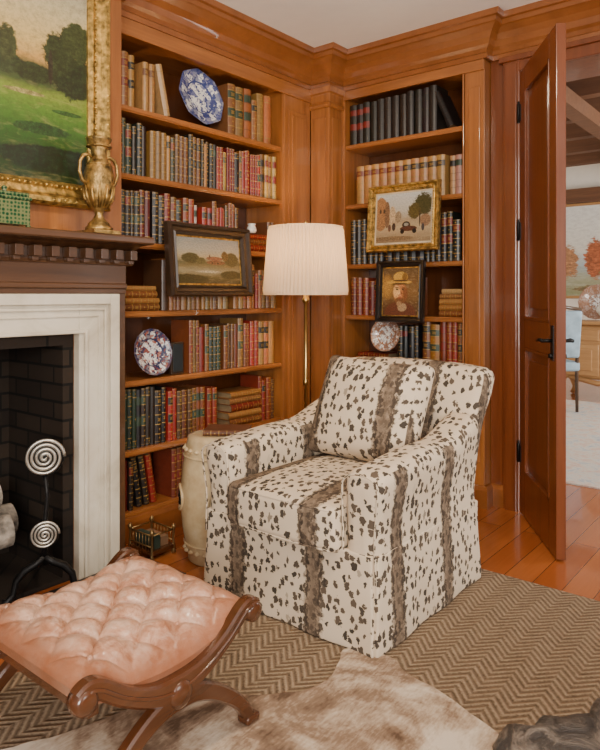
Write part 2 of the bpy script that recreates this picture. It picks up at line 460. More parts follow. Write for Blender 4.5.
# ------------------------------------------------------------------ books
GOLD=(.46,.27,.065)
TAN=[(.42,.19,.055),(.36,.15,.04),(.48,.25,.085),(.30,.115,.03),(.52,.31,.13)]
BRN=[(.17,.055,.016),(.23,.072,.021),(.12,.038,.013),(.29,.12,.04)]
BLK=[(.010,.011,.013),(.015,.013,.012),(.007,.012,.015),(.020,.016,.013)]
GRN=[(.009,.032,.020),(.013,.040,.026),(.011,.024,.026),(.022,.042,.025)]
RED=[(.30,.018,.011),(.20,.013,.009),(.36,.030,.016),(.14,.010,.009),(.25,.035,.015)]
MIX1=GRN+BLK+BRN+RED[:2]; MIX2=RED+RED+BRN+TAN[:3]+GRN[:2]+BRN; DK=BLK+GRN+RED[1:3]+BRN[:1]
LABS=[(.22,.02,.014),(.014,.014,.014),(.03,.06,.035),None]
def book(m,M,w,h,d,c,band=True,lab=None,fancy=True):
    T=[-1,-.75,-.35,0,.35,.75,1]; hw=w/2; bl=min(.012,w*.3)
    cuts=[.18,.36,.54,.72,.88] if band else [.12,.86]
    rows=[(0,.03,0),(.03,.042,2)]
    prev=.042
    for q in cuts:
        rows.append((prev,q-.009,0)); rows.append((q-.009,q+.009,1)); prev=q+.009
    rows.append((prev,.968,0)); rows.append((.968,1,2))
    n=len(T)
    vs=[];fs=[];cs=[]
    def ring(z,ex): 
        return [(t*hw,-(bl*(1-t*t)+ex),z*h) for t in T]
    for k,(a,b,ty) in enumerate(rows):
        ex=.0018 if ty==1 else 0
        o=len(vs); vs+=ring(a,ex)+ring(b,ex)
        cc=c; islab=False
        if ty==1: cc=GOLD if fancy else tuple(x*.6 for x in c)
        if ty==2: cc=tuple(x*.4+y*.6 for x,y in zip(GOLD,c)) if fancy else c
        if ty==0 and band and k in (10,6): islab=(k==10 or h>.25)
        if islab and lab: cc=lab
        for i in range(n-1):
            fs.append((o+i,o+i+1,o+n+i+1,o+n+i)); cs.append(cc)
        if ty==0 and fancy and b-a>.06:
            e=-(bl+.0007); zc=(a+b)/2
            if islab:
                for (dz,ww) in ((.022,.5),(0,.36),(-.022,.46)):
                    o2=len(vs); vs+=[(-hw*ww,e*.86,(zc+dz-.006)*h),(hw*ww,e*.86,(zc+dz-.006)*h),(hw*ww,e*.86,(zc+dz+.006)*h),(-hw*ww,e*.86,(zc+dz+.006)*h),(0,e,(zc+dz-.006)*h),(0,e,(zc+dz+.006)*h)]
                    fs+=[(o2,o2+4,o2+5,o2+3),(o2+4,o2+1,o2+2,o2+5)]; cs+=[GOLD,GOLD]
            else:
                o2=len(vs); g=.018
                vs+=[(0,e,(zc-g)*h),(hw*.3,e,zc*h),(0,e,(zc+g)*h),(-hw*.3,e,zc*h)]
                fs.append((o2,o2+1,o2+2,o2+3)); cs.append(GOLD)
    m.add(vs,fs,0,cs,M)
    x=hw
    m.box(-x,-x+.003,0,d,0,h,0,M,c); m.box(x-.003,x,0,d,0,h,0,M,c)
    m.box(-x+.003,x-.003,.002,d-.004,.004,h-.004,0,M,(.34,.24,.13))
def ML(y,z,x=-2.67,tilt=0):
    return Matrix.Translation((x,y,z))@Matrix.Rotation(math.radians(90),4,'Z')@Matrix.Rotation(tilt,4,'Y')
def MR(x,z,y=3.56,tilt=0):
    return Matrix.Translation((x,y,z))@Matrix.Rotation(tilt,4,'Y')
def row(m,F,a,b,z,pal,h0,h1,w0,w1,runs=True,fancy=True,ks=(1,1,1,2,2,3)):
    p=a; k=0; last=None
    while True:
        if k<=0:
            c=random.choice(pal)
            if c==last: c=random.choice(pal)
            last=c; h=U(h0-.012,h1+.008); w=U(w0*.8,w1*1.15); k=random.choice(ks) if runs else 1
            lab=random.choice(LABS)
        if p+w>b: break
        cc=tuple(x*U(.7,1.25) for x in c)
        book(m,F(p+w/2,z+.001,U(-.006,.006)),w-.0012,h+U(-.003,.003),.15,cc,R()>.12,lab,fancy and R()>.1)
        p+=w; k-=1
def FL(p,z,j): return ML(p,z,-2.675+j)
def FR(p,z,j): return MR(p,z,3.565+j)
def hstack(m,left,p,z,specs,face):
    for (L,t,c) in specs:
        if left: M=Matrix.Translation((face,p-L/2+U(-.008,.008),z+t/2+.001))@Matrix.Rotation(math.radians(90),4,'Z')@Matrix.Rotation(math.radians(90),4,'Y')
        else: M=Matrix.Translation((p-L/2+U(-.008,.008),face,z+t/2+.001))@Matrix.Rotation(math.radians(90),4,'Y')
        book(m,M,t-.001,L,.16,c,True,None,True); z+=t
m=MB()
row(m,FL,1.87,2.04,2.12,[TAN[0],BRN[3],TAN[1]],.27,.30,.04,.05,False)
for i,(yy,c,h) in enumerate([(2.075,TAN[2],.25),(2.115,TAN[0],.25)]): book(m,ML(yy,2.121,-2.675),.035,h,.15,c,True,BRN[0])
book(m,ML(2.215,2.131,-2.675,-.22),.04,.26,.15,TAN[4],False,None)
row(m,FL,2.66,3.07,2.12,[TAN[0],TAN[1],BRN[3]],.255,.285,.045,.06)
row(m,FL,1.87,2.10,1.79,GRN+BLK,.25,.28,.022,.032); row(m,FL,2.10,2.45,1.79,MIX1+[TAN[0]],.24,.27,.02,.034)
row(m,FL,2.45,2.75,1.79,RED+TAN[:2]+BLK,.23,.26,.022,.034); row(m,FL,2.75,3.085,1.79,MIX2,.23,.255,.025,.036)
row(m,FL,1.87,2.12,1.46,GRN+RED[3:]+BLK,.25,.27,.024,.034); row(m,FL,2.12,2.32,1.46,DK+TAN[:1],.24,.27,.028,.036)
row(m,FL,2.32,2.46,1.46,[(.46,.44,.36),(.36,.04,.02),(.22,.27,.25)],.23,.25,.03,.04); row(m,FL,2.46,2.74,1.46,RED+BRN,.23,.26,.024,.034)
hstack(m,True,2.90,1.46,[(.24,.04,RED[0]),(.23,.035,BRN[1]),(.22,.03,RED[2])],-2.675)
row(m,FL,3.0,3.085,1.46,BRN,.2,.22,.024,.034)
hstack(m,True,2.03,1.12,[(.26,.035,BRN[0]),(.25,.03,TAN[1]),(.24,.035,BRN[1]),(.22,.025,TAN[0])],-2.675)
row(m,FL,2.18,2.7,1.12,TAN+BRN,.22,.27,.03,.045); row(m,FL,2.7,3.085,1.12,TAN+BRN[3:]+RED[1:3],.22,.26,.025,.04)
row(m,FL,2.36,2.62,.78,[RED[0],GRN[1],BRN[1],BLK[1],RED[1]],.25,.285,.024,.036); row(m,FL,2.62,3.085,.78,MIX2,.25,.285,.03,.045)
row(m,FL,1.87,2.22,.44,GRN+BLK+BRN[2:3],.27,.29,.026,.038); row(m,FL,2.22,2.50,.44,BRN+RED[1:3],.26,.28,.028,.042)
row(m,FL,2.50,2.60,.44,RED,.25,.27,.03,.04)
hstack(m,True,2.80,.44,[(.27,.04,BRN[1]),(.27,.04,TAN[0]),(.26,.045,RED[1]),(.26,.035,BRN[3]),(.25,.035,TAN[1])],-2.675)
row(m,FL,2.92,3.085,.44,RED+BRN,.25,.28,.03,.04)
row(m,FL,1.87,2.0,.14,DK,.25,.27,.03,.04)
for i in range(3): book(m,ML(2.04+i*.045,.148,-2.675,-.16),.032,.25,.15,random.choice(RED+BLK),True,None)
row(m,FL,2.24,3.085,.14,RED+DK+BRN,.22,.26,.026,.04)
m.build('leather_books',[bookm])
m=MB()
row(m,FR,-2.455,-1.80,2.18,BLK,.26,.285,.045,.055,True,False,(3,4,5))
book(m,MR(-1.73,2.197,3.565,-.42),.04,.24,.15,BLK[0],True,None,False)
x=-2.40
for i in range(11):
    c=tuple(q*U(.9,1.15) for q in (.50,.25,.085))
    book(m,FR(x+.028,1.791,U(-.002,.002)),.056,.245,.15,c,True,(.20,.03,.015) if i<6 else (.05,.03,.02),True); x+=.0575
row(m,FR,-1.74,-1.635,1.79,[(.55,.48,.36),(.48,.35,.2)],.21,.25,.03,.045,False,False)
row(m,FR,-2.45,-1.64,1.40,BLK,.25,.29,.045,.055,True,True,(3,4,5))
row(m,FR,-2.45,-2.2,1.07,RED,.22,.24,.035,.045); row(m,FR,-2.2,-1.93,1.07,BRN+RED,.2,.24,.035,.045)
hstack(m,False,-1.70,1.07,[(.21,.035,BRN[1]),(.22,.035,TAN[1]),(.2,.035,TAN[0]),(.19,.03,BRN[3]),(.18,.03,TAN[4])],3.565)
hstack(m,False,-2.27,.77,[(.25,.03,BRN[1]),(.23,.03,RED[1])],3.555)
row(m,FR,-2.09,-1.92,.77,BLK+GRN,.24,.27,.035,.045); row(m,FR,-1.92,-1.80,.77,[BRN[1],TAN[1]],.26,.28,.045,.055,False); row(m,FR,-1.80,-1.63,.77,RED+BRN[:2],.25,.28,.035,.045)
row(m,FR,-2.45,-1.63,.44,MIX2,.24,.28,.03,.045); row(m,FR,-2.45,-1.63,.14,MIX1,.22,.25,.03,.045)
m.build('leather_books',[bookm])

# ------------------------------------------------------------------ framed pictures
def picture(name,w,h,fw,fd,mats,loc,rz,tilt=0,beads=0,style=0,mat_w=0):
    m=MB()
    pr=[(0,0),(0,fd*.7),(.12*fw,fd),(.3*fw,fd),(.45*fw,fd*.65),(.7*fw,fd*.55),(.85*fw,fd*.7),(fw,fd*.35),(fw,.004)]
    vs=[];fs=[]
    for (i,y) in pr:
        for (sx,sz) in ((-1,-1),(1,-1),(1,1),(-1,1)): vs.append((sx*(w/2-i),-y,sz*(h/2-i)))
    for k in range(len(pr)-1):
        for j in range(4): fs.append((k*4+j,k*4+(j+1)%4,(k+1)*4+(j+1)%4,(k+1)*4+j))
    fs.append((3,2,1,0))
    m.add(vs,fs,0)
    if beads:
        nx=int((w)/beads); nz=int(h/beads)
        P=[]
        for off,rr in ((.2*fw,beads*.42),(.78*fw,beads*.28)):
            a=w/2-off; b=h/2-off
            for i in range(nx+1):
                x=-a+2*a*i/nx; P+=[(x,-b,rr),(x,b,rr)]
            for i in range(1,nz):
                z=-b+2*b*i/nz; P+=[(-a,z,rr),(a,z,rr)]
        for (x,z,rr) in P:
            rr*=U(.7,1.15)
            m.lathe([(0,-rr),(rr*.7,-rr*.7),(rr,0),(rr*.7,rr*.7),(0,rr)],7,0,Matrix.Translation((x,-fd*.85,z)))
    iw=w/2-fw; ih=h/2-fw
    if mat_w:
        m.add([(-iw,-.006,-ih),(iw,-.006,-ih),(iw,-.006,ih),(-iw,-.006,ih)],[(0,1,2,3)],2)
        iw-=mat_w; ih-=mat_w
    m.add([(-iw,-.008,-ih),(iw,-.008,-ih),(iw,-.008,ih),(-iw,-.008,ih)],[(0,1,2,3)],1,uvs=[[(0,0),(1,0),(1,1),(0,1)]])
    m.add([(-iw,-.0045,-ih),(iw,-.0045,-ih),(iw,-.0045,ih),(-iw,-.0045,ih)],[(3,2,1,0)],0)
    ob=m.build(name,mats,loc=loc,local=True,bevel=0)
    ob.rotation_euler=(Matrix.Rotation(rz,4,'Z')@Matrix.Rotation(tilt,4,'X')).to_euler()
    return ob
big=mat_painting('painting_meadow',[(0,(.010,.03,.006)),(.12,(.02,.06,.008)),(.22,(.035,.11,.012)),(.33,(.09,.20,.018)),(.41,(.20,.28,.030)),(.455,(.05,.08,.02)),(.53,(.09,.095,.035)),(.575,(.58,.32,.08)),(.66,(.68,.48,.17)),(.82,(.60,.50,.28)),(1,(.34,.34,.27))],
 [(.60,.515,.12,.055,(.03,.045,.012),.5),(.74,.50,.10,.05,(.025,.036,.008),.5),(.93,.53,.12,.12,(.018,.028,.007),.8),(.865,.62,.085,.11,(.028,.04,.01),.9),(.95,.70,.08,.10,(.04,.055,.014),.9),(.82,.545,.012,.09,(.03,.022,.01),.05),(.62,.60,.05,.09,(.045,.055,.015),.9),(.70,.40,.10,.012,(.30,.25,.08),.2),(.78,.24,.14,.03,(.02,.06,.01),.5),(.9,.34,.08,.012,(.03,.08,.012),.4),(.85,.10,.3,.07,(.008,.02,.005),.4)],wave=.05,dark=.12,hl=(.55,.42,.18),fine=.7,nzs=20)
picture('landscape_painting',1.13,1.05,.10,.05,[gold,big],(BX+.004,1.14,2.09),math.radians(90),0,beads=.026)
p1=mat_painting('painting_cottage',[(0,(.05,.038,.012)),(.14,(.14,.10,.035)),(.28,(.30,.25,.14)),(.38,(.20,.15,.06)),(.46,(.12,.10,.04)),(.58,(.46,.36,.20)),(.75,(.42,.38,.29)),(1,(.28,.29,.27))],
 [(.20,.55,.15,.12,(.07,.06,.02),.55),(.36,.50,.08,.08,(.11,.09,.03),.5),(.60,.47,.16,.05,(.20,.08,.035),.2,.1),(.58,.56,.14,.045,(.27,.10,.05),.15,.1),(.50,.60,.012,.05,(.12,.05,.03),.05),(.54,.46,.015,.02,(.03,.02,.01),.05),(.63,.46,.015,.02,(.03,.02,.01),.05),(.86,.55,.13,.17,(.09,.07,.024),.55),(.75,.62,.06,.12,(.14,.08,.025),.55),(.48,.26,.22,.03,(.46,.40,.27),.4,.6),(.15,.10,.35,.10,(.05,.04,.012),.5),(.85,.2,.2,.1,(.07,.055,.018),.5)],wave=.04,dark=.25,fine=.7,nzs=18)
dkframe=simple('dark_walnut_frame',(.040,.022,.012),.35,coat=.3)
picture('cottage_painting',.59,.38,.06,.045,[dkframe,p1,gold],(-2.575,2.415,1.38),math.radians(90),math.radians(-5),0,mat_w=.010)
p2=mat_painting('painting_street',[(0,(.26,.18,.10)),(.3,(.50,.38,.22)),(.45,(.40,.30,.18)),(.65,(.56,.52,.42)),(1,(.60,.62,.60))],
 [(.08,.60,.14,.36,(.36,.18,.075),.2,.1),(.20,.58,.05,.28,(.22,.12,.06),.15,.1),(.30,.56,.06,.20,(.52,.38,.22),.1,.1),(.41,.52,.06,.12,(.30,.22,.13),.15,.15),(.07,.66,.02,.05,(.05,.03,.02),.05),(.14,.66,.02,.05,(.05,.03,.02),.05),(.86,.74,.18,.24,(.06,.055,.018),.9),(.70,.62,.12,.17,(.10,.075,.02),.9),(.90,.42,.10,.13,(.26,.15,.08),.3),(.80,.48,.012,.2,(.05,.03,.015),.1),
  (.56,.345,.075,.075,(.035,.022,.016),.12,.1),(.60,.27,.16,.055,(.10,.035,.02),.12,.1),(.56,.355,.045,.035,(.30,.28,.22),.1,.2),(.49,.215,.038,.05,(.012,.010,.009),.05,.1),(.71,.215,.038,.05,(.012,.010,.009),.05,.1),
  (.33,.32,.035,.09,(.06,.035,.025),.2),(.25,.30,.03,.08,(.16,.08,.05),.2),(.86,.28,.03,.08,(.05,.045,.05),.3),(.3,.08,.45,.05,(.22,.14,.07),.5)],wave=.04,dark=.12,fine=.6,nzs=18)
picture('street_scene_painting',.486,.41,.045,.035,[gold,p2,simple('linen_liner',(.58,.48,.32),.8)],(-1.985,3.455,1.665),0,math.radians(-4),beads=.018,mat_w=.012)
p3=mat_painting('painting_portrait',[(0,(.05,.022,.010)),(.5,(.20,.10,.03)),(1,(.09,.05,.02))],
 [(.12,.60,.20,.3,(.42,.22,.05),.5,.9),
  (.50,.04,.48,.27,(.12,.035,.018),.25),(.56,.17,.14,.10,(.36,.24,.13),.25),
  (.49,.48,.215,.245,(.52,.21,.075),.08,.4),(.39,.50,.11,.17,(.82,.46,.18),.15,.8),(.64,.45,.09,.2,(.20,.07,.025),.12,.8),
  (.49,.31,.155,.085,(.17,.07,.025),.2,.5),(.47,.25,.09,.06,(.34,.20,.10),.25,.7),
  (.40,.580,.060,.016,(.08,.03,.015),.06,.5),(.58,.575,.060,.016,(.08,.03,.015),.06,.5),(.41,.545,.040,.016,(.03,.015,.008),.05,.4),(.575,.54,.040,.016,(.03,.015,.008),.05,.4),
  (.475,.49,.026,.07,(.85,.50,.22),.06,.6),(.53,.47,.018,.06,(.18,.06,.025),.06,.6),(.49,.425,.05,.022,(.62,.26,.12),.06,.5),(.49,.365,.075,.013,(.30,.06,.035),.05,.5),
  (.46,.70,.38,.055,(.58,.33,.06),.12),(.48,.665,.28,.022,(.05,.02,.008),.08,.5),(.50,.81,.22,.12,(.58,.33,.06),.12),(.62,.81,.09,.11,(.20,.10,.02),.15,.7),(.50,.735,.23,.022,(.07,.03,.012),.06)],wave=.10,dark=.05,fine=.35,nzs=16)
blackframe=simple('black_frame',(.014,.010,.008),.3,coat=.3)
picture('portrait_painting',.33,.375,.038,.03,[blackframe,p3,gold],(-2.013,3.468,1.22),0,math.radians(-3),0,mat_w=.007)

# ------------------------------------------------------------------ plates
def plate(name,mat,loc,r,rz,tilt,oct_=False):
    m=MB()
    mod=(lambda a,z:1-.06*(abs(math.sin(4*a)))) if oct_ else (lambda a,z:1+.012*math.cos(16*a))
    pr=[(0,.0),(r*.35,0),(r*.58,.004),(r*.64,.014),(r*.97,.022),(r,.024),(r*.99,.019),(r*.64,.008),(r*.5,-.008),(0,-.008)]
    m.lathe(pr,48,0,None,mod)
    ob=m.build(name,[mat],loc=loc,local=True)
    ob.rotation_euler=(Matrix.Rotation(rz,4,'Z')@Matrix.Rotation(math.radians(90)-tilt,4,'X')).to_euler()
    return ob
blue=mat_plate('blue_white_porcelain',(.04,.06,.20),(.16,.18,.34),.155)
imari=mat_plate('imari_porcelain',(.03,.035,.09),(.32,.07,.03),.118)
imari2=mat_plate('imari_pale_porcelain',(.32,.16,.09),(.20,.20,.22),.105)
plate('porcelain_plate',blue,(-2.71,2.47,2.122+.17),.165,math.radians(90),math.radians(12),True)
plate('porcelain_plate',imari,(-2.70,2.13,.78+.125),.120,math.radians(90),math.radians(12))
plate('porcelain_plate',imari2,(-2.15,3.53,.83+.12),.105,0,math.radians(8))
m=MB(); M=Matrix.Translation((-2.66,2.84,1.567))
m.lathe([(0,0),(.022,0),(.03,.012),(.028,.03),(.02,.045),(.026,.055),(.0,.058)],16,0,M); m.build('china_snuff_jar',[white_china],loc=(-2.66,2.84,1.567))
m=MB(); m.box(-2.70,-2.685,2.25,2.335,.782,.95,0); m.box(-2.685,-2.68,2.26,2.325,.795,.94,1); m.box(-2.74,-2.70,2.275,2.295,.782,.90,0)
m.build('photo_frame',[dkframe,simple('photo_print',(.025,.032,.036),.3)],loc=(-2.70,2.28,.78),bevel=.002)

# ------------------------------------------------------------------ fireplace
fp=empty('fireplace',(-2.48,1.05,0))
def child(m,name,mats,**k):
    ob=m.build(name,mats,**k); ob.parent=fp; ob.matrix_parent_inverse=Matrix.Translation((2.48,-1.05,0)); return ob
m=MB()
x0=BX+.0005
m.box(x0,BX+.045,1.549,1.735,0,1.205); m.box(x0,BX+.045,.36,.551,0,1.205); m.box(x0,BX+.045,.551,1.549,1.039,1.205)
def ringstrip(o,w,t):
    a0,a1=.36+o,1.735-o; zt=1.205-o
    m.box(BX+.045,BX+.045+t,a1-w,a1,0,zt); m.box(BX+.045,BX+.045+t,a0,a0+w,0,zt); m.box(BX+.045,BX+.045+t,a0+w,a1-w,zt-w,zt)
ringstrip(0,.045,.022); ringstrip(.058,.012,.012); ringstrip(.09,.008,.008); ringstrip(.15,.016,.014)
child(m,'marble_surround',[marble],bevel=.004)
m=MB()
m.box(x0,BX+.03,1.736,1.79,0,1.215); m.box(x0,BX+.03,.30,.359,0,1.215)
m.box(x0,BX+.035,.30,1.79,1.206,1.34)
P=[(BX,.30),(BX,1.79)]
m.prof(P,[(.035,1.225),(.045,1.23),(.045,1.248),(.035,1.253)])
m.prof([(BX,.28),(BX,1.815)],[(.001,1.33),(.05,1.33),(.055,1.345),(.055,1.395),(.09,1.405),(.11,1.412),(.125,1.415),(.2,1.418),(.205,1.424),(.205,1.444),(.198,1.45),(.001,1.45)])
y=.34
while y<1.79:
    m.box(BX+.055,BX+.105,y,y+.035,1.352,1.395); m.box(BX+.055,BX+.085,y+.004,y+.031,1.335,1.352); y+=.075
child(m,'wooden_mantel',[wood_mantel],bevel=.0025)
m=MB()
m.box(-2.965,-2.93,.56,1.545,0,1.035); m.box(-2.93,-2.4805,.551,.60,0,1.039); m.box(-2.93,-2.4805,1.50,1.549,0,1.039); m.box(-2.93,-2.4805,.60,1.50,.99,1.039); m.box(-2.93,-2.4805,.60,1.50,.001,.02)
child(m,'firebox',[firebrick])
m=MB(); m.box(-2.42,-2.12,.25,1.86,.001,.018); m.build('hearth_slab',[slate],bevel=.003)
def log(m,a,b,r,mat=0,cap=1):
    a=Vector(a);b=Vector(b);d=(b-a).normalized(); q=d.to_track_quat('Z','Y').to_matrix().to_4x4()
    L=(b-a).length; M=Matrix.Translation(a)@q
    n=20; vs=[];fs=[]
    for k in range(9):
        for i in range(n):
            an=2*math.pi*i/n; rr=r*(1+.08*noise.noise(Vector((math.cos(an)*1.5,math.sin(an)*1.5,k*.5+a.x*9))))
            vs.append((rr*math.cos(an),rr*math.sin(an),L*k/8))
    for k in range(8):
        for i in range(n): fs.append((k*n+i,k*n+(i+1)%n,(k+1)*n+(i+1)%n,(k+1)*n+i))
    m.add(vs,fs,mat,M=M,smooth=True); m.add([vs[i] for i in range(n)],[tuple(range(n))],cap,M=M); m.add([vs[8*n+i] for i in range(n)],[tuple(range(n))],cap,M=M)
bark=simple('birch_bark',(.26,.22,.18),.8,nz=.55,nscale=22,bump=.6); logend=simple('log_end',(.34,.24,.14),.8,nz=.4,nscale=40)
m=MB(); log(m,(-2.60,.70,.24),(-2.52,1.29,.275),.065); log(m,(-2.74,.66,.24),(-2.72,1.40,.24),.07); log(m,(-2.66,.72,.36),(-2.64,1.30,.39),.055)
m.build('firewood_logs',[bark,logend],loc=(-2.65,1.0,.24))
def andiron(y,loc_x=-2.36):
    m=MB()
    m.tube([(0,0,.14),(0,0,.28),(0,.01,.40),(0,0,.50)],[.013,.011,.009,.010],10)
    for s_ in (-1,1):
        m.tube([(0,0,.17),(0,s_*.03,.145),(0,s_*.07,.125),(0,s_*.10,.09),(0,s_*.11,.04),(0,s_*.13,.014),(0,s_*.15,.014)],[.014,.016,.016,.014,.013,.014,.014],8)
    m.tube([(0,0,.145),(-.12,0,.14),(-.40,0,.14),(-.44,0,.12),(-.44,0,.02)],.011,8)
    def disc(z,r,x=.012):
        M=Matrix.Translation((x,0,z))@Matrix.Rotation(math.radians(90),4,'Y')
        m.lathe([(0,-.004),(r*.93,-.004),(r*.95,0),(r*.93,.003),(0,.003)],40,0,M)
        pts=[]
        for i in range(140):
            a=i/139*math.pi*2*4.0; rr=r*.95*(1-i/139*.95)
            pts.append((x+.005,rr*math.cos(a),z+rr*math.sin(a)))
        q=r*.95/4.0*.38
        m.tube(pts,[q]*138+[q*1.3,q*1.5],6,1)
    disc(.555,.076); disc(.26,.056,.02)
    m.tube([(.0,0,.25),(.02,0,.26)],.012,8)
    ob=m.build('andiron',[iron,pewter],local=True,loc=(loc_x,y,.018)); ob.rotation_euler=(0,0,math.radians(-30)); return ob
andiron(1.35); andiron(.78)

m=MB()
pr=[(0,0),(.062,0),(.064,.012),(.052,.02),(.05,.03),(.03,.045),(.018,.065),(.022,.08),(.036,.095),(.056,.13),(.068,.18),(.070,.225),(.060,.262),(.044,.285),(.036,.305),(.036,.33),(.045,.355),(.058,.373),(.060,.382),(.048,.386),(.04,.375),(0,.365)]
m.box(-.062,.062,-.062,.062,0,.014)
m.lathe([(r*.88,z+.014) for r,z in pr],28,0)
for s_ in (-1,1):
    m.tube([(0,s_*.056,.20),(0,s_*.078,.215),(0,s_*.090,.25),(0,s_*.088,.29),(0,s_*.074,.315),(0,s_*.05,.325),(0,s_*.035,.315)],[.008,.007,.007,.007,.008,.007,.006],8)
for i in range(12):
    a=i*math.pi/6; m.tube([(math.cos(a)*.034,math.sin(a)*.034,.11),(math.cos(a)*.055,math.sin(a)*.055,.15),(math.cos(a)*.063,math.sin(a)*.063,.20)],[.006,.009,.003],6)
for z in (.285,.36): m.lathe([(0,z-.004),(.05,z-.003),(.052,z),(.05,z+.003),(0,z+.004)],24,0)
urngold=simple('aged_gilt_bronze',(.40,.25,.08),.38,.8,nz=.5,nscale=35,bump=.6)
m.build('gilt_urn',[urngold],loc=(-2.342,1.58,1.4505),local=True)
def mat_green():
    t=NT('green_fretwork_glaze'); v=t.coord(scale=(1,1,1)); s=t.sep(v)
    w=t.node('ShaderNodeTexVoronoi'); w.inputs['Scale'].default_value=70; w.inputs['Randomness'].default_value=.2; t.l.new(v,w.inputs['Vector'])
    col=t.ramp(w.outputs['Distance'],[(.25,(.003,.025,.010)),(.45,(.012,.075,.028)),(.6,(.15,.17,.07))])
    return t.fin(col,.2,0,.4)
m=MB(); m.box(-.05,.05,-.075,.075,.008,.10); m.box(-.055,.055,-.08,.08,.10,.112); m.box(-.048,.048,-.072,.072,.112,.128)
for a in (-1,1):
    for b in (-1,1): m.box(a*.045-.008,a*.045+.008,b*.068-.008,b*.068+.008,0,.008)
m.lathe([(0,.128),(.012,.128),(.008,.137),(.013,.148),(0,.156)],12)
m.build('green_porcelain_box',[mat_green()],loc=(-2.36,1.19,1.4505),local=True,bevel=.003)

# ------------------------------------------------------------------ rugs
m=MB(); m.box(-1.99,1.9,-1.6,2.71,.0005,.010,0)
m.build('sisal_rug',[sisal])
pts=[(-1.27,1.80),(-1.20,1.845),(-1.11,1.85),(-1.05,1.80),(-.93,1.80),(-.80,1.75),(-.66,1.70),(-.50,1.62),(-.36,1.60),(-.2,1.70),(-.05,1.62),(-.05,1.40),(-.12,1.1),(-.1,.7),(-.15,.35),(-.4,.2),(-.8,.22),(-1.1,.35),(-1.4,.42),(-1.66,.35),(-1.80,.5),(-1.74,.75),(-1.60,.95),(-1.56,1.17),(-1.50,1.32),(-1.36,1.40),(-1.26,1.47),(-1.19,1.60),(-1.22,1.70)]
def smooth_poly(P,it=2):
    for _ in range(it):
        Q=[]
        for i in range(len(P)):
            a=Vector(P[i]);b=Vector(P[(i+1)%len(P)]); Q+=[a*.75+b*.25,a*.25+b*.75]
        P=Q
    return P
Pp=[Vector((p[0]+.012*noise.noise(Vector((p[0]*14,p[1]*14,0))),p[1]+.012*noise.noise(Vector((p[0]*14,p[1]*14,5))))) for p in smooth_poly(pts,3)]
bm=bmesh.new(); vs=[bm.verts.new((p.x,p.y,.0108)) for p in Pp]; f=bm.faces.new(vs); f.normal_update()
if f.normal.z<0: f.normal_flip()
ex=bmesh.ops.extrude_face_region(bm,geom=[f]); 
for v in ex['geom']:
    if isinstance(v,bmesh.types.BMVert): v.co.z=.016
bmesh.ops.recalc_face_normals(bm,faces=bm.faces)
me=bpy.data.meshes.new('cowhide_rug'); bm.to_mesh(me); bm.free(); me.materials.append(hide)
ob=bpy.data.objects.new('cowhide_rug',me); scene.collection.objects.link(ob)

# ------------------------------------------------------------------ armchair
CX,CY=-1.550,2.215
chair=empty('upholstered_armchair',(CX,CY,.0105))
def cpart(m,name,mats=[fabric],uvbox=True,**k):
    ob=m.build(name,mats,local=True,uvbox=uvbox,**k); ob.parent=chair; return ob
m=MB()
def dsk(x,y,z):
    k=1+.018*(1-ss(.02,.28,z)); return (x*k,y*k,z)
def dfront(x,y,z):
    w=.005*math.sin(x*22+1)*(1-ss(.02,.22,z)); p=dsk(x,y,z); return (p[0],p[1]+w,p[2])
m.rbox((0,0,.165),(.375,.375,.15),.01,6,0,dsk)
m.rbox((0,-.388,.166),(.390,.016,.164),.008,16,0,dfront)
m.rbox((0,.388,.166),(.390,.016,.164),.008,8,0,dfront)
for s_ in (-1,1): m.rbox((s_*.392,0,.166),(.016,.392,.164),.008,16,0,lambda x,y,z:(lambda p:(p[0]+.005*math.sin(y*20)*(1-ss(.02,.22,z)),p[1],p[2]))(dsk(x,y,z)))
cpart(m,'skirt')
for sx,nm in ((-1,'arm_left'),(1,'arm_right')):
    m=MB()
    def darm(x,y,z,sx=sx):
        t=ss(.38,.60,z)
        ax=x*sx
        ax+=.016*t*ss(.30,.40,ax)
        ax-=.006*math.sin(math.pi*ss(.22,.56,z))*ss(.33,.39,ax)
        zz=z+ (z/.6)*.095*ss(.08,.42,y)+ (z/.6)*.012*math.cos(y*6)
        yy=y-.010*t*ss(-.25,-.38,y)
        return (ax*sx,yy,zz)
    m.rbox((sx*.338,.0,.425),(.071,.400,.185),.052,12,0,darm)
    yy=-.398; path=[]
    for z in (.245,.30,.36,.42,.50): path.append(darm(sx*.403,yy,z))
    for i in range(1,12):
        a=math.pi*i/12; path.append(darm(sx*(.338+.065*math.cos(a)),yy,.555+.048*math.sin(a)))
    for z in (.50,.42,.36,.30,.245): path.append(darm(sx*.273,yy,z))
    m.tube([(p[0],p[1]-.001,p[2]) for p in path],.004,6,0)
    cpart(m,nm)
m=MB()
def dback(x,y,z):
    yy=y+.215*ss(.25,1.0,z)
    zz=z-.022*(abs(x)/.385)**3*ss(.6,.85,z)
    wx=x*(1-.02*ss(.2,.6,z)+.055*ss(.6,.85,z))
    return (wx,yy+.01*math.cos(x*4),zz)
m.rbox((0,.340,.457),(.394,.068,.427),.042,12,0,dback)
cpart(m,'back')
m=MB()
def dseat(x,y,z):
    c=(1-(x/.27)**2)*(1-min(1,abs((y+.09)/.33))**2.5)
    c=max(0,c)
    zz=z+(.030*c if z>.39 else 0)
    yy=y-(.015*(1-(x/.27)**2) if y<-.3 else 0)
    return (x,yy,zz)
m.rbox((0,-.085,.388),(.266,.345,.078),.030,14,0,dseat)
